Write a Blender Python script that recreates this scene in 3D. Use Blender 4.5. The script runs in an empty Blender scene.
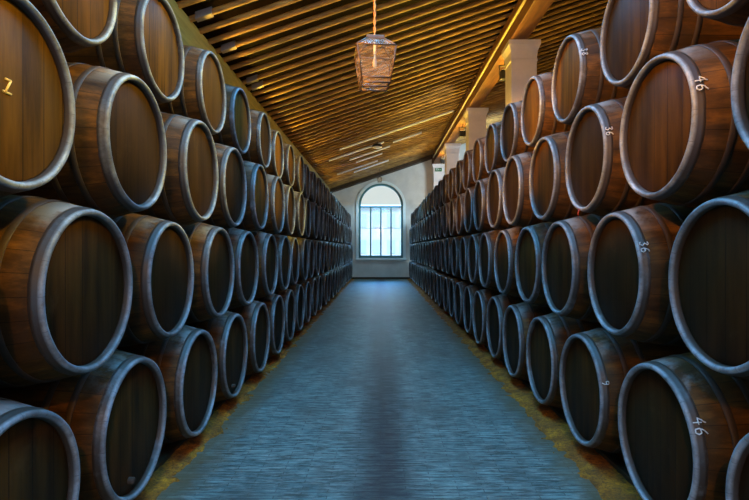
import bpy, bmesh, math, random
from mathutils import Vector, Matrix, noise
random.seed(7)
PI = math.pi
C = bpy.context.scene.collection
CAM_H = 1.58
WALL_Y = 27.4

# ------------------------------------------------------------------ materials
def nt(name):
    m = bpy.data.materials.new(name); m.use_nodes = True
    t = m.node_tree; b = t.nodes['Principled BSDF']
    return m, t, b
def N(t, kind, **kw):
    n = t.nodes.new(kind)
    for k, v in kw.items():
        if k.startswith('i_'):
            n.inputs[k[2:].replace('_', ' ')].default_value = v
        else: setattr(n, k, v)
    return n
def L(t, a, ao, b, bi): t.links.new(a.outputs[ao], b.inputs[bi])
def math_n(t, op, a, b=None, c=None):
    n = t.nodes.new('ShaderNodeMath'); n.operation = op
    for i, v in enumerate((a, b, c)):
        if v is None: continue
        if isinstance(v, (int, float)): n.inputs[i].default_value = v
        else: t.links.new(v, n.inputs[i])
    return n.outputs[0]
def mixc(t, fac, a, b, mode='MIX'):
    n = t.nodes.new('ShaderNodeMix'); n.data_type = 'RGBA'; n.blend_type = mode
    for sock, v in ((n.inputs[0], fac), (n.inputs[6], a), (n.inputs[7], b)):
        if isinstance(v, (int, float)): sock.default_value = v
        elif isinstance(v, tuple): sock.default_value = (*v, 1)
        else: t.links.new(v, sock)
    return n.outputs[2]
def ramp(t, fac, stops):
    n = t.nodes.new('ShaderNodeValToRGB'); t.links.new(fac, n.inputs[0])
    e = n.color_ramp.elements
    while len(e) < len(stops): e.new(0.5)
    for i, (p, c) in enumerate(stops):
        e[i].position = p; e[i].color = (*c, 1) if len(c) == 3 else c
    return n.outputs[0]
def coords(t, scale=(1, 1, 1), rnd=False, which='Object'):
    tc = N(t, 'ShaderNodeTexCoord'); mp = N(t, 'ShaderNodeMapping'); mp.inputs['Scale'].default_value = scale
    L(t, tc, which, mp, 'Vector')
    if rnd:
        oi = N(t, 'ShaderNodeObjectInfo')
        cx = N(t, 'ShaderNodeCombineXYZ')
        m = math_n(t, 'MULTIPLY', oi.outputs['Random'], 40.0)
        for i in range(3): t.links.new(m, cx.inputs[i])
        L(t, cx, 0, mp, 'Location')
    return mp.outputs[0]
def noise_f(t, vec, scale, detail=5, rough=.6):
    n = N(t, 'ShaderNodeTexNoise'); n.inputs['Scale'].default_value = scale
    n.inputs['Detail'].default_value = detail; n.inputs['Roughness'].default_value = rough
    t.links.new(vec, n.inputs['Vector']); return n.outputs['Fac']
def bump(t, b, h, s, d=.01):
    n = N(t, 'ShaderNodeBump'); n.inputs['Strength'].default_value = s; n.inputs['Distance'].default_value = d
    t.links.new(h, n.inputs['Height']); L(t, n, 0, b, 'Normal')
def simple(name, col, rough=.6, metal=0, var=.25, scale=8, bs=.2):
    m, t, b = nt(name); v = coords(t, rnd=True); f = noise_f(t, v, scale)
    c = mixc(t, f, tuple(x*(1-var) for x in col), tuple(min(1, x*(1+var)) for x in col))
    t.links.new(c, b.inputs['Base Color']); b.inputs['Roughness'].default_value = rough; b.inputs['Metallic'].default_value = metal
    bump(t, b, f, bs, .005); return m

def stave_lines(t, n=26, w=.035):
    tc = N(t, 'ShaderNodeTexCoord'); sp = N(t, 'ShaderNodeSeparateXYZ'); L(t, tc, 'UV', sp, 0)
    fr = math_n(t, 'FRACT', math_n(t, 'MULTIPLY', sp.outputs[0], float(n)))
    return math_n(t, 'LESS_THAN', fr, w), sp
def mat_body():
    m, t, b = nt('barrel_staves')
    v = coords(t, (1.2, 6, 6), rnd=True); f = noise_f(t, v, 2.2, 7, .65)
    v2 = coords(t, (1, 1, 1), rnd=True); g = noise_f(t, v2, 3.2, 5, .7)
    c = ramp(t, f, [(.25, (.014, .007, .003)), (.5, (.068, .029, .007)), (.75, (.20, .080, .014))])
    c = mixc(t, math_n(t, 'MULTIPLY', ramp(t, g, [(.45, (0, 0, 0)), (.75, (1, 1, 1))]), .6), c, (.045, .032, .022))
    ln, sp = stave_lines(t)
    c = mixc(t, math_n(t, 'MULTIPLY', ln, .7), c, (.008, .005, .003))
    tc = N(t, 'ShaderNodeTexCoord'); so = N(t, 'ShaderNodeSeparateXYZ'); L(t, tc, 'Object', so, 0)   # greyer patches on top of the shoulder behind the rim
    ma = N(t, 'ShaderNodeMapRange'); L(t, so, 0, ma, 0); ma.inputs[1].default_value = .20; ma.inputs[2].default_value = .07
    mz = N(t, 'ShaderNodeMapRange'); L(t, so, 2, mz, 0); mz.inputs[1].default_value = .74; mz.inputs[2].default_value = .86
    k = math_n(t, 'MULTIPLY', math_n(t, 'MULTIPLY', ma.outputs[0], mz.outputs[0]), ramp(t, g, [(.40, (0, 0, 0)), (.55, (.85, .85, .85))]))
    c = mixc(t, k, c, (.24, .23, .22))
    t.links.new(c, b.inputs['Base Color']); b.inputs['Roughness'].default_value = .55; b.inputs['Specular IOR Level'].default_value = .12
    bump(t, b, math_n(t, 'SUBTRACT', f, ln), .35, .006); return m
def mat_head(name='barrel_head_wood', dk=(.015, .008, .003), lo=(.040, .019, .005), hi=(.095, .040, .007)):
    m, t, b = nt(name)
    v = coords(t, (6, 7, .8), rnd=True); f = noise_f(t, v, 1.6, 7, .6)
    v2 = coords(t, (1, 1, 1), rnd=True); g = noise_f(t, v2, 4.0, 6, .7)
    oi = N(t, 'ShaderNodeObjectInfo')
    c1 = mixc(t, oi.outputs['Random'], lo, hi)
    c = mixc(t, ramp(t, f, [(.3, (0, 0, 0)), (.75, (1, 1, 1))]), dk, c1)
    c = mixc(t, ramp(t, g, [(.6, (0, 0, 0)), (.8, (.3, .3, .3))]), c, (.14, .08, .03))
    tc = N(t, 'ShaderNodeTexCoord'); sp = N(t, 'ShaderNodeSeparateXYZ'); L(t, tc, 'Object', sp, 0)
    fr = math_n(t, 'FRACT', math_n(t, 'MULTIPLY_ADD', sp.outputs[1], 7.3, oi.outputs['Random']))
    ln = math_n(t, 'LESS_THAN', fr, .045)
    c = mixc(t, math_n(t, 'MULTIPLY', ln, .75), c, (.008, .005, .003))
    t.links.new(c, b.inputs['Base Color']); b.inputs['Roughness'].default_value = .55; b.inputs['Specular IOR Level'].default_value = .07
    bump(t, b, math_n(t, 'SUBTRACT', f, ln), .3, .006); return m
def mat_rim():
    m, t, b = nt('weathered_chime')
    v = coords(t, (1, 1, 1), rnd=True); f = noise_f(t, v, 5, 6, .7); g = noise_f(t, v, 26, 4, .7)
    c = ramp(t, f, [(.3, (.075, .070, .068)), (.5, (.19, .205, .22)), (.70, (.36, .39, .42))])
    c = mixc(t, ramp(t, g, [(.5, (0, 0, 0)), (.75, (.7, .7, .7))]), c, (.10, .065, .040))
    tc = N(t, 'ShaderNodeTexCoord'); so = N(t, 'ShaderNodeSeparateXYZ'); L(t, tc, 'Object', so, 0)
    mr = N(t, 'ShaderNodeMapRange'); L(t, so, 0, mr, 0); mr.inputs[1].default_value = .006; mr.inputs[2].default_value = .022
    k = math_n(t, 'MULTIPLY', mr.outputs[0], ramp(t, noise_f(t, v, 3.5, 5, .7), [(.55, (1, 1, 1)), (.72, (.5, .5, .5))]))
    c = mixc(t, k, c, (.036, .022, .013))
    ln, sp = stave_lines(t, 16, .02)
    c = mixc(t, math_n(t, 'MULTIPLY', ln, .5), c, (.03, .025, .025))
    t.links.new(c, b.inputs['Base Color']); b.inputs['Roughness'].default_value = .5
    bump(t, b, math_n(t, 'SUBTRACT', g, ln), .35, .004); return m
def mat_floor():
    m, t, b = nt('wooden_block_paving')
    v = coords(t); br = N(t, 'ShaderNodeTexBrick'); t.links.new(v, br.inputs['Vector'])
    br.inputs['Scale'].default_value = 1; br.inputs['Brick Width'].default_value = .34; br.inputs['Row Height'].default_value = .045
    br.inputs['Mortar Size'].default_value = .004; br.inputs['Mortar Smooth'].default_value = .3; br.inputs['Bias'].default_value = 0
    br.inputs['Color1'].default_value = (.15, .235, .215, 1); br.inputs['Color2'].default_value = (.25, .34, .30, 1); br.inputs['Mortar'].default_value = (.07, .09, .085, 1)
    f = noise_f(t, coords(t, (1.4, 9, 1)), 3.5, 8, .75)
    g = noise_f(t, coords(t, (.8, .5, 1)), 2.2, 5, .6)
    h = noise_f(t, coords(t, (2.2, 16, 1)), 3.5, 6, .75)
    c = mixc(t, ramp(t, f, [(.44, (0, 0, 0)), (.58, (.95, .95, .95))]), br.outputs['Color'], (.045, .05, .042))
    c = mixc(t, ramp(t, h, [(.52, (0, 0, 0)), (.66, (.8, .8, .8))]), c, (.50, .50, .42))
    c = mixc(t, ramp(t, g, [(.46, (0, 0, 0)), (.66, (.6, .6, .6))]), c, (.085, .08, .065))
    se = N(t, 'ShaderNodeSeparateXYZ'); t.links.new(v, se.inputs[0])           # earth trodden onto the paving's edges
    ed = math_n(t, 'ADD', math_n(t, 'ABSOLUTE', math_n(t, 'SUBTRACT', se.outputs[0], .03)), math_n(t, 'MULTIPLY_ADD', noise_f(t, coords(t, (1, 1, 1)), 5, 6, .7), .6, -.3))
    c = mixc(t, math_n(t, 'MULTIPLY', math_n(t, 'SMOOTH_MIN', math_n(t, 'MAXIMUM', math_n(t, 'MULTIPLY_ADD', ed, 4.0, -4.55), 0.0), 1.0, .1), .8), c, (.14, .085, .03))
    # worn dark trolley track along the middle
    sp = N(t, 'ShaderNodeSeparateXYZ'); t.links.new(v, sp.inputs[0])
    wob = math_n(t, 'MULTIPLY_ADD', noise_f(t, coords(t, (2, .7, 1)), 2.0, 4), .16, -.08)
    x = math_n(t, 'ADD', math_n(t, 'SUBTRACT', sp.outputs[0], .03), wob)
    d = math_n(t, 'ABSOLUTE', x)
    s1 = ramp(t, d, [(.0, (1, 1, 1)), (.12, (.8, .8, .8)), (.30, (0, 0, 0))])
    k = math_n(t, 'MULTIPLY', s1, math_n(t, 'MULTIPLY_ADD', f, .9, .45))
    k = math_n(t, 'MINIMUM', k, .93)
    c = mixc(t, k, c, (.030, .022, .022))
    t.links.new(c, b.inputs['Base Color'])
    t.links.new(math_n(t, 'MULTIPLY_ADD', f, .3, .32), b.inputs['Roughness'])
    bump(t, b, math_n(t, 'ADD', math_n(t, 'MULTIPLY', br.outputs['Fac'], -1.0), f), .45, .006); return m
def mat_dirt():
    m, t, b = nt('ochre_earth')
    v = coords(t); f = noise_f(t, v, 6, 8, .75); g = noise_f(t, v, 45, 4, .8)
    c = ramp(t, f, [(.3, (.10, .032, .002)), (.5, (.36, .12, .002)), (.7, (.80, .30, .004))])
    c = mixc(t, ramp(t, g, [(.45, (0, 0, 0)), (.65, (.8, .8, .8))]), c, (.05, .022, .008))
    t.links.new(c, b.inputs['Base Color']); b.inputs['Roughness'].default_value = .95
    bump(t, b, g, .8, .02); return m
def mat_rafter():
    m, t, b = nt('rafter_wood')
    v = coords(t, (.35, 9, 9), rnd=True); f = noise_f(t, v, 1.5, 6, .55)
    oi = N(t, 'ShaderNodeObjectInfo')
    a = mixc(t, oi.outputs['Random'], (.36, .19, .04), (.70, .42, .10))
    c = mixc(t, ramp(t, f, [(.35, (0, 0, 0)), (.65, (1, 1, 1))]), (.20, .10, .025), a)
    t.links.new(c, b.inputs['Base Color']); b.inputs['Roughness'].default_value = .6
    bump(t, b, f, .4, .01); return m
def mat_wood(name, dark, light, sc=(8, .6, 8), rough=.6):
    m, t, b = nt(name); v = coords(t, sc); f = noise_f(t, v, 2.2, 7, .65)
    c = mixc(t, ramp(t, f, [(.3, (0, 0, 0)), (.7, (1, 1, 1))]), dark, light)
    t.links.new(c, b.inputs['Base Color']); b.inputs['Roughness'].default_value = rough; b.inputs['Specular IOR Level'].default_value = .2 if name != 'roof_boards' else .02
    bump(t, b, f, .35, .008); return m
def mat_plaster(name, col, rough=.85):
    m, t, b = nt(name); v = coords(t); f = noise_f(t, v, 1.3, 7, .65); g = noise_f(t, v, 20, 4)
    c = mixc(t, ramp(t, f, [(.35, (0, 0, 0)), (.7, (1, 1, 1))]), tuple(x*.78 for x in col), col)
    t.links.new(c, b.inputs['Base Color']); b.inputs['Roughness'].default_value = rough
    bump(t, b, g, .25, .006); return m
def mat_glass():
    m, t, b = nt('window_glass'); t.nodes.remove(b)
    out = t.nodes['Material Output']
    tr = N(t, 'ShaderNodeBsdfTransparent'); tr.inputs[0].default_value = (.93, .96, .96, 1)
    gl = N(t, 'ShaderNodeBsdfGlossy'); gl.inputs['Roughness'].default_value = .08
    mx = N(t, 'ShaderNodeMixShader'); fr = N(t, 'ShaderNodeFresnel'); fr.inputs[0].default_value = 1.45
    L(t, fr, 0, mx, 0); L(t, tr, 0, mx, 1); L(t, gl, 0, mx, 2); L(t, mx, 0, out, 0); return m
def mat_lantern_glass():
    m, t, b = nt('dusty_lantern_glass'); t.nodes.remove(b)
    out = t.nodes['Material Output']
    tr = N(t, 'ShaderNodeBsdfTransparent'); tr.inputs[0].default_value = (.9, .88, .84, 1)
    df = N(t, 'ShaderNodeBsdfPrincipled'); df.inputs['Base Color'].default_value = (.60, .42, .25, 1); df.inputs['Roughness'].default_value = .15
    mx = N(t, 'ShaderNodeMixShader')
    f = noise_f(t, coords(t, (2, 2, 16)), 3.0, 4)
    t.links.new(ramp(t, f, [(.42, (.06, .06, .06)), (.7, (.34, .34, .34))]), mx.inputs[0])
    L(t, tr, 0, mx, 1); L(t, df, 0, mx, 2); L(t, mx, 0, out, 0); return m
def mat_emit(name, col, s):
    m, t, b = nt(name); b.inputs['Emission Color'].default_value = (*col, 1); b.inputs['Emission Strength'].default_value = s
    b.inputs['Base Color'].default_value = (*col, 1); return m

M = dict(body=mat_body(), head=mat_head(), head_light=mat_head('lighter_oak_head_wood', (.035, .016, .004), (.11, .046, .005), (.20, .085, .008)), rim=mat_rim(), floor=mat_floor(), dirt=mat_dirt(), rafter=mat_rafter(),  # head_light: lighter, more orange tone for most top-row heads
    deck=mat_wood('roof_boards', (.005, .003, .002), (.014, .008, .004)),
    beam=mat_wood('beam_wood', (.13, .055, .02), (.30, .13, .045)),
    eave=mat_wood('eave_beam_wood', (.16, .14, .03), (.34, .28, .07)),
    skid=mat_wood('skid_wood', (.03, .02, .012), (.08, .05, .025)),
    lime=mat_plaster('limewashed_plaster', (.74, .75, .72)), column=mat_plaster('column_plaster', (.86, .80, .80)),
    teal=simple('teal_painted_frame', (.08, .24, .25), .4, 0, .2), surround=simple('pale_blue_painted_surround', (.78, .93, .99), .5, 0, .1),
    hoop=simple('blackened_iron_hoop', (.045, .026, .016), .6, .1, .5, 14),
    sleeve=simple('pale_metal_sleeve', (.26, .25, .26), .4, .2, .2), pale=simple('light_leak_white', (.85, .88, .90), .6, 0, .1),
    pipe=simple('painted_pipe', (.55, .47, .18), .35, .1, .25), black=simple('black_painted_metal', (.02, .02, .02), .5, .2, .2),
    iron=simple('aged_lantern_metal', (.11, .06, .035), .45, .5, .4, 20), rope=simple('orange_rope', (.55, .22, .06), .8, 0, .4, 60),
    chalk=simple('white_chalk', (.62, .60, .58), .9, 0, .1), gold=simple('ochre_stencil_paint', (.85, .52, .10), .6, 0, .15),
    cork=simple('cork_bung', (.05, .03, .018), .9, 0, .3), red=simple('red_wax_drip', (.5, .03, .01), .5, 0, .2),
    glass=mat_glass(), lglass=mat_lantern_glass(), bulb=simple('bulb_glass', (.55, .50, .42), .1, 0, .02),
    green=simple('green_sign_face', (.01, .12, .03), .4, 0, .1), white=simple('white_enamel', (.85, .86, .84), .4, 0, .05),
    lit=mat_emit('floodlight_lens', (1, .78, .3), .8),
    house=mat_plaster('white_house_render', (.56, .40, .29)), shutter=simple('grey_house_window', (.36, .30, .26), .4, 0, .2),
    ground=mat_plaster('pale_gravel', (.55, .52, .47)))

# ------------------------------------------------------------------ mesh helpers
class MB:
    def __init__(s): s.bm = bmesh.new(); s.uv = s.bm.loops.layers.uv.new('UVMap')
    def box(s, x0, x1, y0, y1, z0, z1, bev=0.0, mat=None):
        r = bmesh.ops.create_cube(s.bm, size=1); vs = r['verts']
        for v in vs: v.co = Vector(((x0+x1)/2+v.co.x*(x1-x0), (y0+y1)/2+v.co.y*(y1-y0), (z0+z1)/2+v.co.z*(z1-z0)))
        if mat is not None:
            for v in vs: v.co = mat @ v.co
        if bev:
            es = list({e for v in vs for e in v.link_edges})
            bmesh.ops.bevel(s.bm, geom=es, offset=bev, segments=2, affect='EDGES', profile=.6)
        return s
    def lathe(s, prof, seg=48, axis='X', closed=False, cap0=False, cap1=False, fn=None, org=(0, 0, 0)):
        """profile of (axial, radius) swept round an axis"""
        rings = []; o = Vector(org)
        for a, r in prof:
            ring = []
            for i in range(seg):
                th = 2*PI*i/seg
                rr = r if fn is None else fn(a, r, th)
                c, sn = rr*math.cos(th), rr*math.sin(th)
                p = Vector((a, c, sn)) if axis == 'X' else Vector((c, sn, a))
                ring.append(s.bm.verts.new(o+p))
            rings.append(ring)
        n = len(rings); rng = range(n) if closed else range(n-1)
        for j in rng:
            A, B = rings[j], rings[(j+1) % n]
            for i in range(seg):
                k = (i+1) % seg
                f = s.bm.faces.new((A[i], A[k], B[k], B[i])); f.smooth = True
                us = (i/seg, (i+1)/seg, (i+1)/seg, i/seg); vv = (j/n, j/n, (j+1)/n, (j+1)/n)
                for lp, u, w in zip(f.loops, us, vv): lp[s.uv].uv = (u, w)
        if cap0: s.bm.faces.new(rings[0])
        if cap1: s.bm.faces.new(list(reversed(rings[-1])))
        return s
    def tube(s, pts, r, seg=8, caps=True):
        pts = [Vector(p) for p in pts]; rings = []
        for i, p in enumerate(pts):
            d = (pts[min(i+1, len(pts)-1)]-pts[max(i-1, 0)]).normalized()
            u = d.cross(Vector((0, 0, 1)))
            if u.length < .01: u = d.cross(Vector((0, 1, 0)))
            u.normalize(); w = d.cross(u); rr = r[i] if isinstance(r, (list, tuple)) else r
            rings.append([s.bm.verts.new(p+u*rr*math.cos(2*PI*k/seg)+w*rr*math.sin(2*PI*k/seg)) for k in range(seg)])
        for A, B in zip(rings, rings[1:]):
            for k in range(seg):
                f = s.bm.faces.new((A[k], A[(k+1) % seg], B[(k+1) % seg], B[k])); f.smooth = True
        if caps: s.bm.faces.new(rings[0]); s.bm.faces.new(list(reversed(rings[-1])))
        return s
    def prism(s, outline, y0, y1):
        """closed outline of (x, z), extruded along y"""
        a = [s.bm.verts.new((x, y0, z)) for x, z in outline]; b = [s.bm.verts.new((x, y1, z)) for x, z in outline]
        n = len(a)
        s.bm.faces.new(a); s.bm.faces.new(list(reversed(b)))
        for i in range(n): s.bm.faces.new((a[i], b[i], b[(i+1) % n], a[(i+1) % n]))
        return s
    def band(s, outer, inner, y0, y1, closed=False):
        """ribbon between two matching outlines of (x, z), with depth"""
        V = lambda o, y: [s.bm.verts.new((x, y, z)) for x, z in o]
        o0, i0, o1, i1 = V(outer, y0), V(inner, y0), V(outer, y1), V(inner, y1)
        n = len(outer)
        for k in range(n if closed else n-1):
            j = (k+1) % n
            s.bm.faces.new((o0[k], o0[j], i0[j], i0[k])); s.bm.faces.new((o1[k], i1[k], i1[j], o1[j]))
            s.bm.faces.new((o0[k], o1[k], o1[j], o0[j])); s.bm.faces.new((i0[k], i0[j], i1[j], i1[k]))
        if not closed:
            for k in (0, n-1): s.bm.faces.new((o0[k], i0[k], i1[k], o1[k]))
        return s
    def mesh(s, name, m):
        bmesh.ops.recalc_face_normals(s.bm, faces=s.bm.faces)
        me = bpy.data.meshes.new(name); s.bm.to_mesh(me); s.bm.free(); me.materials.append(m); return me
    def build(s, name, m, parent=None, loc=(0, 0, 0)):
        o = bpy.data.objects.new(name, s.mesh(name, m)); C.objects.link(o); o.location = loc
        if parent: o.parent = parent
        return o
def link(name, me, parent=None, loc=(0, 0, 0)):
    o = bpy.data.objects.new(name, me); C.objects.link(o); o.location = loc
    if parent: o.parent = parent
    return o
def tag(o, label, cat, group=None):
    o['label'] = label; o['category'] = cat
    if group: o['group'] = group
    return o
def empty(name, loc=(0, 0, 0), rz=0, s=1):
    o = bpy.data.objects.new(name, None); C.objects.link(o); o.location = loc; o.rotation_euler = (0, 0, rz); o.scale = (s, s, s)
    o.empty_display_size = .1; return o
def struct(o): o['kind'] = 'structure'; return o

# ------------------------------------------------------------------ shell
ROOF0, SL = CAM_H+3.965, .338          # underside line of the rafters: z = ROOF0 + SL*x
XL, XR, YB = -2.95, 7.0, -4.0
rz = lambda x: ROOF0+SL*x
mb = MB()
mb.box(-1.5, 1.55, YB, WALL_Y, -.12, 0); struct(mb.build('floor', M['floor']))
mb = MB(); mb.box(XL, XR, YB, WALL_Y, -.3, -.121); struct(mb.build('floor_foundation', M['dirt']))
def dirt(name, x0, x1, n=30, ny=520):
    mb = MB(); g = []
    for j in range(ny+1):
        y = YB+(WALL_Y-YB)*j/ny; row = []
        for i in range(n+1):
            u = i/n; x = x0+(x1-x0)*u*u if True else 0
            e = abs(x)-1.31
            z = min(.03, -.02+e*.20)+.016*noise.noise(Vector((x*5, y*3, 0)))+.020*noise.noise(Vector((x*19, y*19, 3)))
            if abs(x) < 1.27: z = -.02
            row.append(mb.bm.verts.new((x, y, min(z, .045))))
        g.append(row)
    for j in range(ny):
        for i in range(n):
            f = mb.bm.faces.new((g[j][i], g[j][i+1], g[j+1][i+1], g[j+1][i])); f.smooth = True
    return struct(mb.build(name, M['dirt']))
dirt('floor_dirt_left', -1.22, XL); dirt('floor_dirt_right', 1.27, 4.0)
mb = MB(); mb.box(4.0, XR, YB, WALL_Y, -.12, 0); struct(mb.build('floor_side_aisle', M['skid']))

# roof: boards with rafters as parts
ceil = empty('ceiling', (0, 0, 0)); struct(ceil)
mb = MB()
def slab(x0, x1, y0, y1, dz0, dz1):
    mb.prism([(x0, rz(x0)+dz0), (x1, rz(x1)+dz0), (x1, rz(x1)+dz1), (x0, rz(x0)+dz1)], y0, y1)
slab(XL-.3, XR+.3, YB-.2, WALL_Y+.5, .15, .30)
mb.build('roof_boards', M['deck'], ceil)
RV = []
for v in range(5):
    mb = MB(); rings = []
    for i in range(26):
        x = XL+(XR-XL)*i/25; w_ = .046+.003*noise.noise(Vector((x*1.2, v*5, 9))); h_ = .040
        yc = .008*noise.noise(Vector((x*.6, v*9, 1))); zc = SL*x+h_-.002+.004*noise.noise(Vector((x*.7, v*7, 5))); ring = []
        for k in range(20):
            th = 2*PI*k/20; c_, s_ = math.cos(th), math.sin(th)
            ring.append(mb.bm.verts.new((x, yc+w_*math.copysign(abs(c_)**.85, c_), zc+h_*math.copysign(abs(s_)**.85, s_))))
        rings.append(ring)
    for A_, B_ in zip(rings, rings[1:]):
        for k in range(20):
            f = mb.bm.faces.new((A_[k], A_[(k+1) % 20], B_[(k+1) % 20], B_[k])); f.smooth = True
    mb.bm.faces.new(rings[0]); mb.bm.faces.new(rings[-1])
    RV.append(mb.mesh('rafter', M['rafter']))
y = -3.7; raf = []
while y < WALL_Y-.55:
    o = link('rafter', random.choice(RV), ceil, (0, y+random.uniform(-.015, .015), ROOF0)); raf.append(o); y += .385
def near_raf(yy): return min(raf, key=lambda o: abs(o.location.y-yy))
for yy, x0, x1 in ((6.93, -2.5, -2.25), (8.4, -2.5, -2.25), (9.6, -2.5, -2.27), (10.2, -2.5, -2.25)):
    r = near_raf(yy); mb = MB(); mb.prism([(x0, SL*x0-.012), (x1-.03, SL*(x1-.03)-.012), (x1-.03, SL*(x1-.03)+.085), (x0, SL*x0+.085)], -.054, .054)
    s = mb.build('metal_sleeve', M['sleeve'], r)
# pale strips standing in for sky light leaking between the far rafters
for yy, x0, x1 in ((18.1, -1.4, 2.55), (19.4, -1.9, .15), (20.6, -1.2, .4), (21.6, -1.0, .1), (23.0, -1.9, -.1), (23.9, -1.2, .4), (20.0, .5, 1.6)):
    mb = MB(); mb.prism([(x0, rz(x0)-.05), (x1, rz(x1)-.05), (x1, rz(x1)), (x0, rz(x0))], yy-.06, yy+.06)
    mb.build('light_leak_strip', M['pale'], ceil)

struct(MB().box(XL-.4, XL, YB, WALL_Y, -.3, rz(XL)+.2).build('wall_left', M['lime']))
struct(MB().box(XR, XR+.4, YB, WALL_Y, -.3, rz(XR)+.2).build('wall_right', M['lime']))
# rear wall with an added doorway, out of view, for cool light
mb = MB(); mb.prism([(XL, -.1), (-1.7, -.1), (-1.7, 3.4), (1.7, 3.4), (1.7, -.1), (XR, -.1), (XR, rz(XR)+.2), (XL, rz(XL)+.2)], YB-.4, YB)
struct(mb.build('wall_back', M['lime']))
# far wall with arched opening
WX, WR, WS, WB = .045, 1.17, CAM_H+2.28, CAM_H-.47
def arch(r, bottom, n=32): return [(WX-r, bottom)]+[(WX-r*math.cos(PI*i/n), WS+r*math.sin(PI*i/n)) for i in range(n+1)]+[(WX+r, bottom)]
mb = MB(); y0, y1 = WALL_Y, WALL_Y+.45
A = arch(WR, WB)
out = [(XL, -.3)]
poly_outer = [(XL-.3, -.3), (XR+.3, -.3), (XR+.3, rz(XR+.3)+.2), (XL-.3, rz(XL-.3)+.2)]
for y in (y0, y1):
    vo = [mb.bm.verts.new((x, y, z)) for x, z in poly_outer]; vi = [mb.bm.verts.new((x, y, z)) for x, z in A]
    es = [mb.bm.edges.new((vo[i], vo[(i+1) % 4])) for i in range(4)]+[mb.bm.edges.new((vi[i], vi[(i+1) % len(vi)])) for i in range(len(vi))]
    bmesh.ops.triangle_fill(mb.bm, edges=es, use_beauty=True, normal=(0, -1, 0))
    if y == y0: vi0 = vi
for i in range(len(A)):
    j = (i+1) % len(A); mb.bm.faces.new((vi0[i], vi0[j], vi[j], vi[i]))
struct(mb.build('wall_far', M['lime']))
struct(MB().box(XL, XR, WALL_Y-.03, WALL_Y, 0, .10, .004).build('baseboard_far', M['skid']))

win = empty('window_1', (WX, WALL_Y, WB)); struct(win)
def wb(mb, name, m): return mb.build(name, m, win, (-WX, -WALL_Y, -WB))
wb(MB().band(arch(1.31, WB-.02), arch(1.17, WB-.02), WALL_Y-.06, WALL_Y+.12), 'window_surround', M['surround'])
yf0, yf1 = WALL_Y+.05, WALL_Y+.16
fr = MB(); fr.band(arch(1.175, WB), arch(1.06, WB+.0), yf0, yf1)
fr.box(WX-1.1, WX+1.1, yf0, yf1, WB, WB+.13, .01)
wb(fr, 'window_frame', M['teal'])
wb(MB().box(WX-1.08, WX+1.08, yf0-.01, yf1, WS-.10, WS-.01, .01), 'transom', M['teal'])
for dx, w in ((-.54, .04), (0, .04), (.54, .04)):
    wb(MB().box(WX+dx-w, WX+dx+w, yf0+.01, yf1, WB+.12, WS-.09, .008), 'mullion', M['teal'])
for dx in (-.81, -.27, .27, .81):
    g = MB(); g.box(WX+dx-.23, WX+dx+.23, yf0+.05, yf0+.056, WB+.12, WS-.1); wb(g, 'glass_pane', M['glass'])
    wb(MB().box(WX+dx-.22, WX+dx+.22, yf0+.04, yf0+.07, WB+1.55, WB+1.57), 'glazing_bar', M['teal'])
g = MB(); g.prism([(WX-1.08*math.cos(PI*i/24), WS-.03+1.08*math.sin(PI*i/24)) for i in range(25)], yf0+.05, yf0+.056); wb(g, 'fanlight_pane', M['glass'])
wb(MB().box(WX-1.34, WX+1.34, WALL_Y-.10, WALL_Y+.10, WB-.12, WB-.02, .015), 'window_sill', M['surround'])

# beams
struct(MB().prism([(XL, rz(XL)-.75), (-2.58, rz(-2.58)-.72), (-2.58, rz(-2.58)+.03), (XL, rz(XL)+.03)], YB, WALL_Y).build('trim_left_eave_beam', M['eave']))
BZ = CAM_H+4.38
struct(MB().box(2.72, 3.08, YB, WALL_Y, BZ, rz(2.72)+.02, .015).build('trim_right_beam', M['beam']))
struct(MB().prism([(XL, rz(XL)-.16), (2.7, rz(2.7)-.16), (2.7, rz(2.7)+.02), (XL, rz(XL)+.02)], WALL_Y-.55, WALL_Y).build('trim_far_roof_beam', M['skid']))
mb = MB(); mb.tube([(2.675, YB+.1+i*1.0, CAM_H+4.60+.015*noise.noise(Vector((i*.4, 2, 2)))) for i in range(31)], .032, 10)
struct(mb.build('trim_beam_pipe', M['pipe']))

# columns
COLY = [0.4, 5.8, 11.2, 16.45, 21.9, 27.0]
CW = .27
def column(y, label):
    t = empty('column', (3.03, y, 0)); tag(t, label, 'column', 'plastered columns along the right stack')
    d = .27 if y < 27 else .22
    MB().box(-CW, CW, -d, d, 0, BZ-.42, .012).build('shaft', M['column'], t)
    mb = MB(); prof = [(0, BZ-.43), (.012, BZ-.43), (.012, BZ-.38), (0, BZ-.37), (.012, BZ-.22), (.05, BZ-.12), (.065, BZ-.1), (.065, BZ-.001)]
    rings = []
    for e, z in prof:
        rings.append([mb.bm.verts.new((sx*(CW+e), sy*(d+e), z)) for sx, sy in ((-1, -1), (1, -1), (1, 1), (-1, 1))])
    for A_, B_ in zip(rings, rings[1:]):
        for i in range(4): mb.bm.faces.new((A_[i], A_[(i+1) % 4], B_[(i+1) % 4], B_[i]))
    mb.bm.faces.new(rings[0]); mb.bm.faces.new(rings[-1]); mb.build('capital', M['column'], t)
    MB().box(-CW-.05, CW+.05, -d-.05, d+.02, 0, .35, .015).build('plinth', M['column'], t)
    return t
for y, lab in zip(COLY, ('square plastered column beside the camera, behind the near right barrels', 'square plastered column hidden behind the near right barrels',
        'tallest pinkish white plastered column rising behind the right barrels, nearest in view', 'second pinkish plastered column from the front, behind the right barrels',
        'third plastered column from the front, above the far right barrels', 'farthest small plastered column, against the far wall, under the green sign')):
    column(y, lab)
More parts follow.
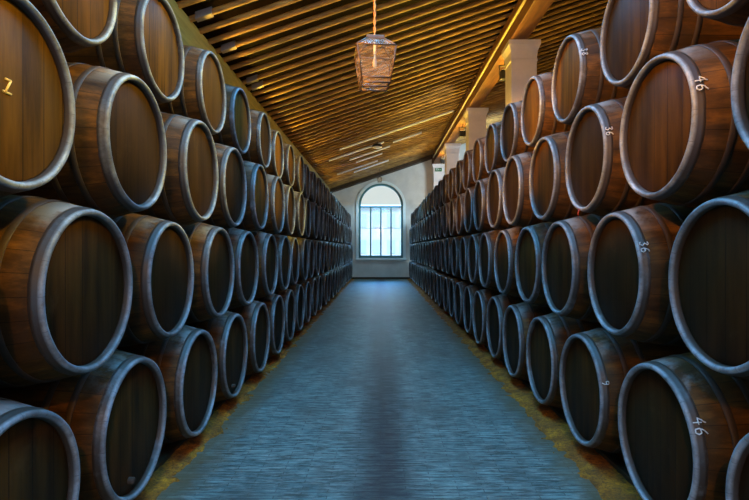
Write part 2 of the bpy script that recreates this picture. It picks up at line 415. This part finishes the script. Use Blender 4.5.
# exit sign on farthest column
sg = empty('exit_sign', (3.03-.02, 27.0-.225, CAM_H+4.08)); tag(sg, 'small green emergency exit sign on the farthest column', 'sign')
MB().box(-.17, .17, -.05, 0, -.09, .09, .008).build('sign_housing', M['green'], sg)
mb = MB()
mb.box(-.12, -.10, -.056, -.05, -.055, .055); mb.box(-.12, -.04, -.056, -.05, .045, .06); mb.box(-.05, -.035, -.056, -.05, -.055, .055)
mb.lathe([(-.056, .001), (-.056, .014), (-.05, .014)], 12, 'X') if False else None
mb.tube([(.0, -.053, .045), (.005, -.053, .0)], .010, 6); mb.tube([(.005, -.053, .0), (-.025, -.053, -.05)], .007, 6); mb.tube([(.005, -.053, .0), (.04, -.053, -.04)], .007, 6); mb.tube([(-.02, -.053, .02), (.03, -.053, .015)], .006, 6)
mb.box(.06, .13, -.056, -.05, -.008, .008); mb.prism([(.05, 0), (.085, .03), (.085, -.03)], -.056, -.05)
mb.build('running_figure_and_arrow', M['white'], sg)

# ------------------------------------------------------------------ barrels
LEN, RH, RB = 1.12, .395, .478
def rad(a):
    u = (a/LEN)*2-1
    return RB-(RB-RH)*abs(u)**2.1
def body_mesh(seed):
    mb = MB(); n = 22
    fn = lambda a, r, th: r*(1+.002*noise.noise(Vector((math.cos(th)*2, math.sin(th)*2, a*2+seed*7))))+.0012*math.cos(26*th)
    mb.lathe([(.048+(LEN-.063)*i/n, rad(.048+(LEN-.063)*i/n)-.001) for i in range(n+1)], 104, fn=fn, org=(0, 0, RB), cap1=True)
    return mb.mesh('barrel_body', M['body'])
def rim_mesh(seed):
    w = .026
    prof = [(.056, rad(.056)-.002), (.053, rad(.053)+.001), (.036, rad(.036)+.003), (.024, RH+.006), (.012, RH+.005), (.004, RH+.0), (0, RH-.008),
            (0, RH-.013), (.003, RH-.020), (.012, RH-.025), (.034, RH-w-.002), (.06, RH-w-.003), (.06, RH-.01)]
    mb = MB(); fn = lambda a, r, th: r*(1+.006*noise.noise(Vector((math.cos(th)*2.5, math.sin(th)*2.5, seed*5))))
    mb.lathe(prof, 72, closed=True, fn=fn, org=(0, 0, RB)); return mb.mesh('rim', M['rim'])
def head_mesh(m='head'):
    mb = MB(); mb.lathe([(.040, .0005), (.040, RH-.035), (.044, RH-.028), (.07, RH-.03)], 48, org=(0, 0, RB)); return mb.mesh('head', M[m])
def hoop_mesh(a, w=.035):
    mb = MB(); p = []
    for x, e in ((a, 0), (a+.003, .006), (a+w-.003, .006), (a+w, 0), (a+w/2, -.01)): p.append((x, rad(x)+e*.5))
    mb.lathe(p, 72, closed=True, org=(0, 0, RB)); return mb.mesh('hoop', M['hoop'])
BV = [body_mesh(i) for i in range(4)]; RMV = [rim_mesh(i) for i in range(4)]; HM = head_mesh(); HL = head_mesh('head_light')
HO = [hoop_mesh(a) for a in (.16, .28, .74, .92)]
mb = MB(); mb.lathe([(-.004, .001), (-.004, .016), (0, .02), (.03, .02)], 16, org=(.012, .05, RB-.29)); BUNG = mb.mesh('bung', M['cork'])
def clone(o, parent=None):
    c = o.copy(); C.objects.link(c); c.parent = parent; return c

ORD = 'first second third fourth fifth sixth seventh eighth ninth tenth eleventh twelfth thirteenth fourteenth fifteenth sixteenth'.split()
ROWN = ['bottom row', 'second row up', 'third row up', 'top row']
# per side: head plane x, then per row: x, centre height, first visible y, pitch, scale
STACK = {
 'left':  [(1.40, .530, 2.03, 1.042, 1.02), (1.40, 1.375, 2.55, 1.042, 1.0), (1.40, 2.195, 2.02, 1.042, .975), (1.50, 3.0, 2.64, 1.042, .895)],
 'right': [(1.49, .535, 1.85, 1.022, 1.01), (1.49, 1.42, 2.345, 1.022, .99), (1.49, 2.245, 1.82, 1.022, .97), (1.55, 3.01, 2.345, 1.022, .885)]}
barrels = {}
for side, rows in STACK.items():
    sg_ = -1 if side == 'left' else 1
    for r, (hx, hz, ys, pitch, sc) in enumerate(rows):
        K = int((WALL_Y-.15-sc*RB-ys)/pitch)+1
        for k in range(-1, K):
            s = sc*random.uniform(.985, 1.0)
            jy = random.uniform(-.012, .012) if k > 3 else random.uniform(-.004, .004)
            e = empty('barrel', (sg_*(hx+random.uniform(-.012, .02)), ys+k*pitch+jy, hz-RB*s+random.uniform(-.004, .004)), (PI if side == 'left' else 0)+random.uniform(-.012, .012), s)
            v = random.randrange(4)
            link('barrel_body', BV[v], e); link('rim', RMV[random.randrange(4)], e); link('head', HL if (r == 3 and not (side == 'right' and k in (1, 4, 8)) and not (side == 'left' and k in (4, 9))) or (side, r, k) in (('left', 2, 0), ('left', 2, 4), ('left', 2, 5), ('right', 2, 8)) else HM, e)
            if k < 10:
                for h in HO[:2] if k > 4 else HO: link('hoop', h, e)
            if (side, r, k) in (('left', 0, 1), ('left', 0, 3)): link('bung', BUNG, e)
            far = K-1-k
            if k < 0: lab = f'dark oak barrel of the {side} stack, {ROWN[r]}, nearest, beside the camera'
            elif far < k and far < 12: lab = f'dark oak barrel in the {side} stack, {ROWN[r]}, {ORD[far]} from the far wall' if far else f'dark oak barrel in the {side} stack, {ROWN[r]}, touching the far wall end'
            else: lab = f'dark oak barrel with grey rim, {side} stack, {ROWN[r]}, {ORD[k]} from the front' if k else f'front barrel of the {side} stack, {ROWN[r]}, cut by the frame'
            tag(e, lab, 'barrel', f'barrels in the {side} stack, {ROWN[r]}')
            barrels[side, r, k] = e

# chalk digits written round the rims
STROKES = {
 '4': [[(.45, 1), (.05, .4), (.6, .4)], [(.42, .65), (.42, 0)]],
 '6': [[(.5, .95), (.25, .75), (.08, .35), (.15, .05), (.42, .02), (.55, .25), (.42, .48), (.12, .4)]],
 '3': [[(.08, .9), (.35, 1), (.52, .8), (.25, .55), (.55, .3), (.35, 0), (.05, .1)]],
 '5': [[(.5, 1), (.12, 1), (.1, .6), (.4, .6), (.55, .3), (.35, 0), (.05, .08)]],
 '8': [[(.3, .52), (.08, .78), (.3, 1), (.52, .78), (.3, .52), (.05, .25), (.3, 0), (.56, .25), (.3, .52)]],
 '9': [[(.5, .6), (.15, .55), (.1, .85), (.35, 1), (.52, .8), (.5, .3), (.3, 0)]],
 'Z': [[(.02, .98), (.55, .98), (.02, .02), (.58, .02)]], '.': [[(.3, .0), (.36, .08)]]}
def chalk(e, text, deg, size=.052, a0=.014):
    mb = MB(); th0 = math.radians(deg); u = 0
    for ch in text:
        for st in STROKES[ch]:
            pts = []
            for p, q in zip(st, st[1:]):
                for i in range(4): pts.append((p[0]+(q[0]-p[0])*i/4, p[1]+(q[1]-p[1])*i/4))
            pts.append(st[-1]); P = []
            for x, y in pts:
                a = a0+y*size; th = th0-(u+x)*size/RH; r = rad(a)+(.0095 if a < .056 else .004)
                P.append((a, -r*math.cos(th), RB+r*math.sin(th)))
            mb.tube(P, .0031, 6)
        u += .8
    o = mb.build('chalk_number', M['chalk'], e); return o
for (side, r, k), (txt, deg, sz), lab in (
    (('right', 2, 1), ('46', 24, .056), 'large dark oak barrel chalked 46 high on its rim, right stack, third row up'),
    (('right', 0, 1), ('46', 33, .056), 'dark oak barrel chalked 46 on its blue-grey rim, right stack, bottom row'),
    (('right', 1, 1), ('36', 30, .048), 'dark oak barrel with faint chalk 36 on rim, right stack, second row up'),
    (('right', 2, 2), ('36', 23, .046), 'dark oak barrel with faint chalk 36 on rim, right stack, third row up'),
    (('right', 3, 2), ('38', 22, .05), 'barrel with orange-lit head and faint chalk 38, right stack, top row'),
    (('right', 0, 2), ('9', 22, .045), 'dark oak barrel with a faint chalk 9 on rim, right stack, bottom row'),
    (('right', 3, 1), ('4', 12, .07), 'large top-row barrel chalked 4 on its rim, right stack, cut by the top edge')):
    e = barrels[side, r, k]; chalk(e, txt, deg, sz); e['label'] = lab
# stencil letter on the near left head, at the head's own flat face
e = barrels['left', 2, 0]; mb = MB()
for ch, u in (('.', -.5), ('Z', 0)):
    for st in STROKES[ch]:
        Q = [(.038, .030-(u+x)*.058, RB-.018+y*.056) for x, y in st]
        for p, q in zip(Q, Q[1:]): mb.tube([p, q], .0048, 8)
mb.build('stencilled_letter', M['gold'], e); e['label'] = 'big barrel with orange head and stencilled letter Z, left stack, third row up'
e = barrels['right', 2, 2]
mb = MB(); mb.tube([(-.004, .06, RB-RH+.02), (-.012, .062, RB-RH-.02), (-.010, .06, RB-RH-.055)], [.005, .004, .002], 6); mb.build('wax_drip', M['red'], e)

# skids under the bottom rows
for side, sg_ in (('left', -1), ('right', 1)):
    for nm, d in (('front', .22), ('rear', .92)):
        hx = STACK[side][0][0]+d; top = STACK[side][0][1]-1.03*rad(d)-.016
        o = MB().box(sg_*hx-.05, sg_*hx+.05, 1.2, WALL_Y-.1, -.02, top, .01).build('wooden_skid', M['skid'])
        tag(o, f'long dark wooden skid on the earth under the {side} bottom barrels, {nm} one', 'skid', 'skids under the barrels')

# ------------------------------------------------------------------ lanterns
def lantern(loc, s, label, rope_top, rope_r=.012, group='hanging lanterns over the aisle'):
    t = empty('lantern', loc, .12, s); tag(t, label, 'lantern', group)
    w1, w0, H, w2, H2 = .20, .145, .37, .085, .48          # half widths top, bottom; heights
    c = lambda w, z: [Vector((sx*w, sy*w, z)) for sx, sy in ((-1, -1), (1, -1), (1, 1), (-1, 1))]
    B, T, K = c(w0, 0), c(w1, H), c(w2, H2); Mb = c(w0+.008, .05)
    mb = MB()
    for i in range(4):
        j = (i+1) % 4
        for a, b in ((B[i], B[j]), (T[i], T[j]), (B[i], T[i]), (T[i], K[i]), (Mb[i], Mb[j])): mb.tube([a, b], .0085, 6)
        m = T[i].lerp(T[j], .25); n_ = T[i].lerp(B[i], .28); mb.tube([m, n_], .005, 6)
        m = T[j].lerp(T[i], .25); n_ = T[j].lerp(B[j], .28); mb.tube([m, n_], .005, 6)
    mb.build('frame', M['iron'], t)
    for i in range(4):
        j = (i+1) % 4
        mb = MB(); vs = [mb.bm.verts.new(p) for p in (B[i], B[j], T[j], T[i])]; mb.bm.faces.new(vs); mb.build('side_pane', M['lglass'], t)
        mb = MB(); vs = [mb.bm.verts.new(p) for p in (T[i], T[j], K[j], K[i])]; mb.bm.faces.new(vs); mb.build('roof_pane', M['lglass'], t)
    mb = MB(); mb.box(-.095, .095, -.095, .095, H2-.01, H2+.03, .008); mb.box(-.05, .05, -.05, .05, H2+.025, H2+.05, .008); mb.build('cap', M['iron'], t)
    MB().lathe([(H2-.14, .001), (H2-.14, .015), (H2-.02, .017), (H2-.02, .001)], 14, 'Z').build('socket', M['white'], t)
    MB().lathe([(H2-.29, .001), (H2-.285, .012), (H2-.265, .022), (H2-.23, .024), (H2-.18, .014), (H2-.14, .011)], 16, 'Z').build('bulb', M['bulb'], t)
    mb = MB(); n = 60; top = (rope_top-loc[2])/s
    for ph in (0, PI):
        mb.tube([(rope_r/s*.6*math.cos(ph+i*1.1), rope_r/s*.6*math.sin(ph+i*1.1), H2+.04+(top-H2-.04)*i/n) for i in range(n+1)], rope_r/s*.75, 6)
    mb.build('rope', M['rope'] if rope_r > .01 else M['black'], t)
    return t
lantern((-.055, 5.5, CAM_H+1.72), 1, 'large glazed lantern hanging on an orange rope, nearest over the aisle', rz(0)+.02)
lantern((-.02, 25.6, CAM_H+3.28), .55, 'tiny lantern hanging on a cable in front of the arched window', rz(0)-.02, .008)
# round ceiling lamp
t = empty('ceiling_lamp', (-.10, 19.0, rz(-.1)-.20)); tag(t, 'small dark ceiling lamp with white underside, under the far rafters', 'lamp')
MB().lathe([(.0, .19), (.05, .185), (.11, .10), (.12, .001)], 24, 'Z').build('shade', M['black'], t)
MB().lathe([(-.05, .001), (-.045, .12), (-.02, .165), (0, .17)], 24, 'Z').build('diffuser', M['white'], t)
MB().tube([(0, 0, .1), (0, 0, .25)], .012, 6).build('stem', M['black'], t)

# floodlights under the right beam
def flood(x, y, z, label, side):
    t = empty('floodlight', (x, y, z)); tag(t, label, 'floodlight', 'floodlights under the roof beams')
    MB().box(-.10, .10, -.12, .12, -.10, .10, .015).build('lamp_housing', M['black'], t)
    MB().box(-.085, .085, -.10, .10, .101, .108, .002).build('lens', M['lit'], t)
    mb = MB(); mb.tube([(-.12, 0, 0), (-.12, 0, .22)], .012, 6); mb.tube([(.12, 0, 0), (.12, 0, .22)], .012, 6); mb.box(-.14, .14, -.02, .02, .21, .23); mb.tube([(0, 0, .22), (0, 0, BZ-z if side > 0 else .40)], .015, 6)
    mb.build('bracket', M['black'], t)
    return t
for y, lab in ((2.8, 'black floodlight under the right beam, above the near barrels'), (8.1, 'black floodlight under the right beam, in front of the tallest column'),
    (12.1, 'black floodlight under the right beam, behind the tallest column'), (18.3, 'black floodlight seen just left of the second column, under the beam'),
    (24.0, 'farthest black floodlight under the right beam')):
    flood(2.90, y, CAM_H+4.04, lab, 1)

# ------------------------------------------------------------------ outside the window
h = empty('house', (0, 46, 0)); tag(h, 'pale white house seen faintly through the arched window', 'house')
MB().box(-9, 9, 0, 7, -.3, 5.2, .02).build('house_wall', M['house'], h)
MB().box(-9.3, 9.3, -.3, 7.3, 5.2, 5.45, .02).build('roof_edge', M['white'], h)
for x in (-1.55, -.3, 1.0, 2.1):
    for z in (1.2, 3.5):
        o = MB().box(x-.35, x+.35, -.05, .02, z, z+1.2, .01).build('window', M['shutter'], h)
struct(MB().box(-40, 40, WALL_Y+.46, 80, -.35, -.3).build('ground', M['ground']))

# ------------------------------------------------------------------ light
def point(loc, col, p, r=.08):
    l = bpy.data.lights.new('lamp', 'POINT'); l.energy = p; l.color = col; l.shadow_soft_size = r
    o = bpy.data.objects.new('lamp_light', l); C.objects.link(o); o.location = loc; return o
def area(loc, rot, sx, sy, col, p):
    l = bpy.data.lights.new('added_daylight', 'AREA'); l.shape = 'RECTANGLE'; l.size = sx; l.size_y = sy; l.energy = p; l.color = col
    o = bpy.data.objects.new('added_daylight', l); C.objects.link(o); o.location = loc; o.rotation_euler = rot; return o
def spot(loc, col, p, ang=150, rot=(PI, 0, 0)):
    l = bpy.data.lights.new('spot_light', 'SPOT'); l.energy = p; l.color = col; l.shadow_soft_size = .06; l.spot_size = math.radians(ang); l.spot_blend = .4
    o = bpy.data.objects.new('spot_light', l); C.objects.link(o); o.location = loc; o.rotation_euler = rot; return o
YEL, ORA = (1, .60, .06), (1, .50, .06)
for y in (2.8, 8.1, 12.1, 18.3, 24.0): spot((2.90, y, CAM_H+4.16), YEL, 22, 165)
for i in range(10):                       # added uplights, hidden behind both stacks' top barrels to brighten the roof
    y = .5+i*2.7
    spot((2.70, y, CAM_H+1.75), ORA if y < 9 else YEL, 420, 125, (PI+.95, 0, 0))
    spot((-2.78, y, CAM_H+1.75), ORA if y < 9 else YEL, 320, 125, (PI+.95, 0, 0))
def aim(frm, to, col, p, ang):
    d = Vector(to)-Vector(frm); spot(frm, col, p, ang, d.to_track_quat('-Z', 'Y').to_euler())
for y, p in ((1.0, 160), (3.1, 190), (8.0, 200)): aim((2.5, y, CAM_H+3.6), (-1.5, y+.8, 3.1), (1, .74, .06), p*7, 34)   # added unseen spots near the right beam, brightening the left top heads
aim((2.5, 5.4, CAM_H+3.6), (-1.5, 6.9, 3.15), (1, .74, .06), 1000, 26)  # added spot filling a gap along the left top row
aim((-2.4, 4.2, CAM_H+2.6), (1.55, 9.6, 3.4), (1, .44, .04), 1500, 24)  # added spot reaching the farther right top heads
for y, p in ((.6, 260), (3.4, 300)): aim((-2.4, y, CAM_H+2.6), (1.55, y+2.6, 3.3), (1, .44, .04), p*6, 38)            # added unseen spots near the left eave, brightening the right top heads
aim((0, -1.5, 3.6), (0, 4.5, .4), (1, .42, .05), 220, 100)
aim((2.5, 13.0, CAM_H+4.0), (0, 21.5, 5.5), (1, .95, .75), 110, 44)  # added unseen spot brightening the far roof and its pale strips
for y, p in ((6.8, 70), (12.4, 70), (17.8, 70), (23.2, 50)): aim((2.2, y, CAM_H+3.4), (3.0, y+4.0, CAM_H+3.4), (1, .74, .55), p, 50)  # added spots brightening the column fronts
area((0, YB+.1, .95), (PI/2, 0, 0), 3.2, 1.5, (.10, .5, 1.0), 80)  # added cool light in the rear doorway, behind the camera
area((0, 3.6, rz(0)-.15), (0, 0, 0), 1.5, 7.0, (.10, .50, 1.0), 480)  # added cool light under the roof, standing in for an unseen skylight
spot((-.10, 19.0, rz(-.1)-.32), (.25, .68, 1.0), 330, 150, (0, 0, 0))          # the white ceiling lamp
spot((-.02, 25.6, CAM_H+3.2), (.35, .72, 1.0), 150, 150, (0, 0, 0))            # the small far lantern
spot((-.055, 5.5, CAM_H+1.7), (.9, .6, .3), 12, 140, (0, 0, 0))      # added weak warm spot below the near lantern
area((6.0, 21.5, 5.0), (math.radians(86), 0, math.radians(38)), 1.6, 1.6, (.70, .9, 1.0), 300)  # added unseen light in the side aisle, brightening the far wall
s = bpy.data.lights.new('sun', 'SUN'); s.energy = 3.5; s.angle = .01; so = bpy.data.objects.new('sun', s); C.objects.link(so); so.rotation_euler = (math.radians(38), 0, math.radians(15))

w = bpy.data.worlds.new('World'); bpy.context.scene.world = w; w.use_nodes = True
bg = w.node_tree.nodes['Background']; t = w.node_tree
tc = N(t, 'ShaderNodeTexCoord'); sp = N(t, 'ShaderNodeSeparateXYZ'); L(t, tc, 'Generated', sp, 0)
c = ramp(t, sp.outputs[2], [(.0, (.84, .90, .88)), (.16, (.84, .90, .88)), (.40, (.10, .42, 1.0))])
st = N(t, 'ShaderNodeMapRange'); L(t, sp, 2, st, 0); st.inputs[1].default_value = .16; st.inputs[2].default_value = .4; st.inputs[3].default_value = .95; st.inputs[4].default_value = 13
t.links.new(c, bg.inputs[0]); L(t, st, 0, bg, 1)

cam = bpy.data.cameras.new('Camera'); co = bpy.data.objects.new('Camera', cam); C.objects.link(co)
co.location = (0, 0, CAM_H); co.rotation_euler = (PI/2, 0, 0)
cam.sensor_width = 36; cam.lens = 520/749*36; cam.shift_x = -(380-374.5)/749; cam.shift_y = -1/749; cam.clip_end = 300
sc = bpy.context.scene; sc.camera = co
sc.view_settings.view_transform = 'Standard'; sc.view_settings.look = 'None'; sc.view_settings.gamma = 1; sc.view_settings.use_curve_mapping = False
sc.view_settings.exposure = 0.0
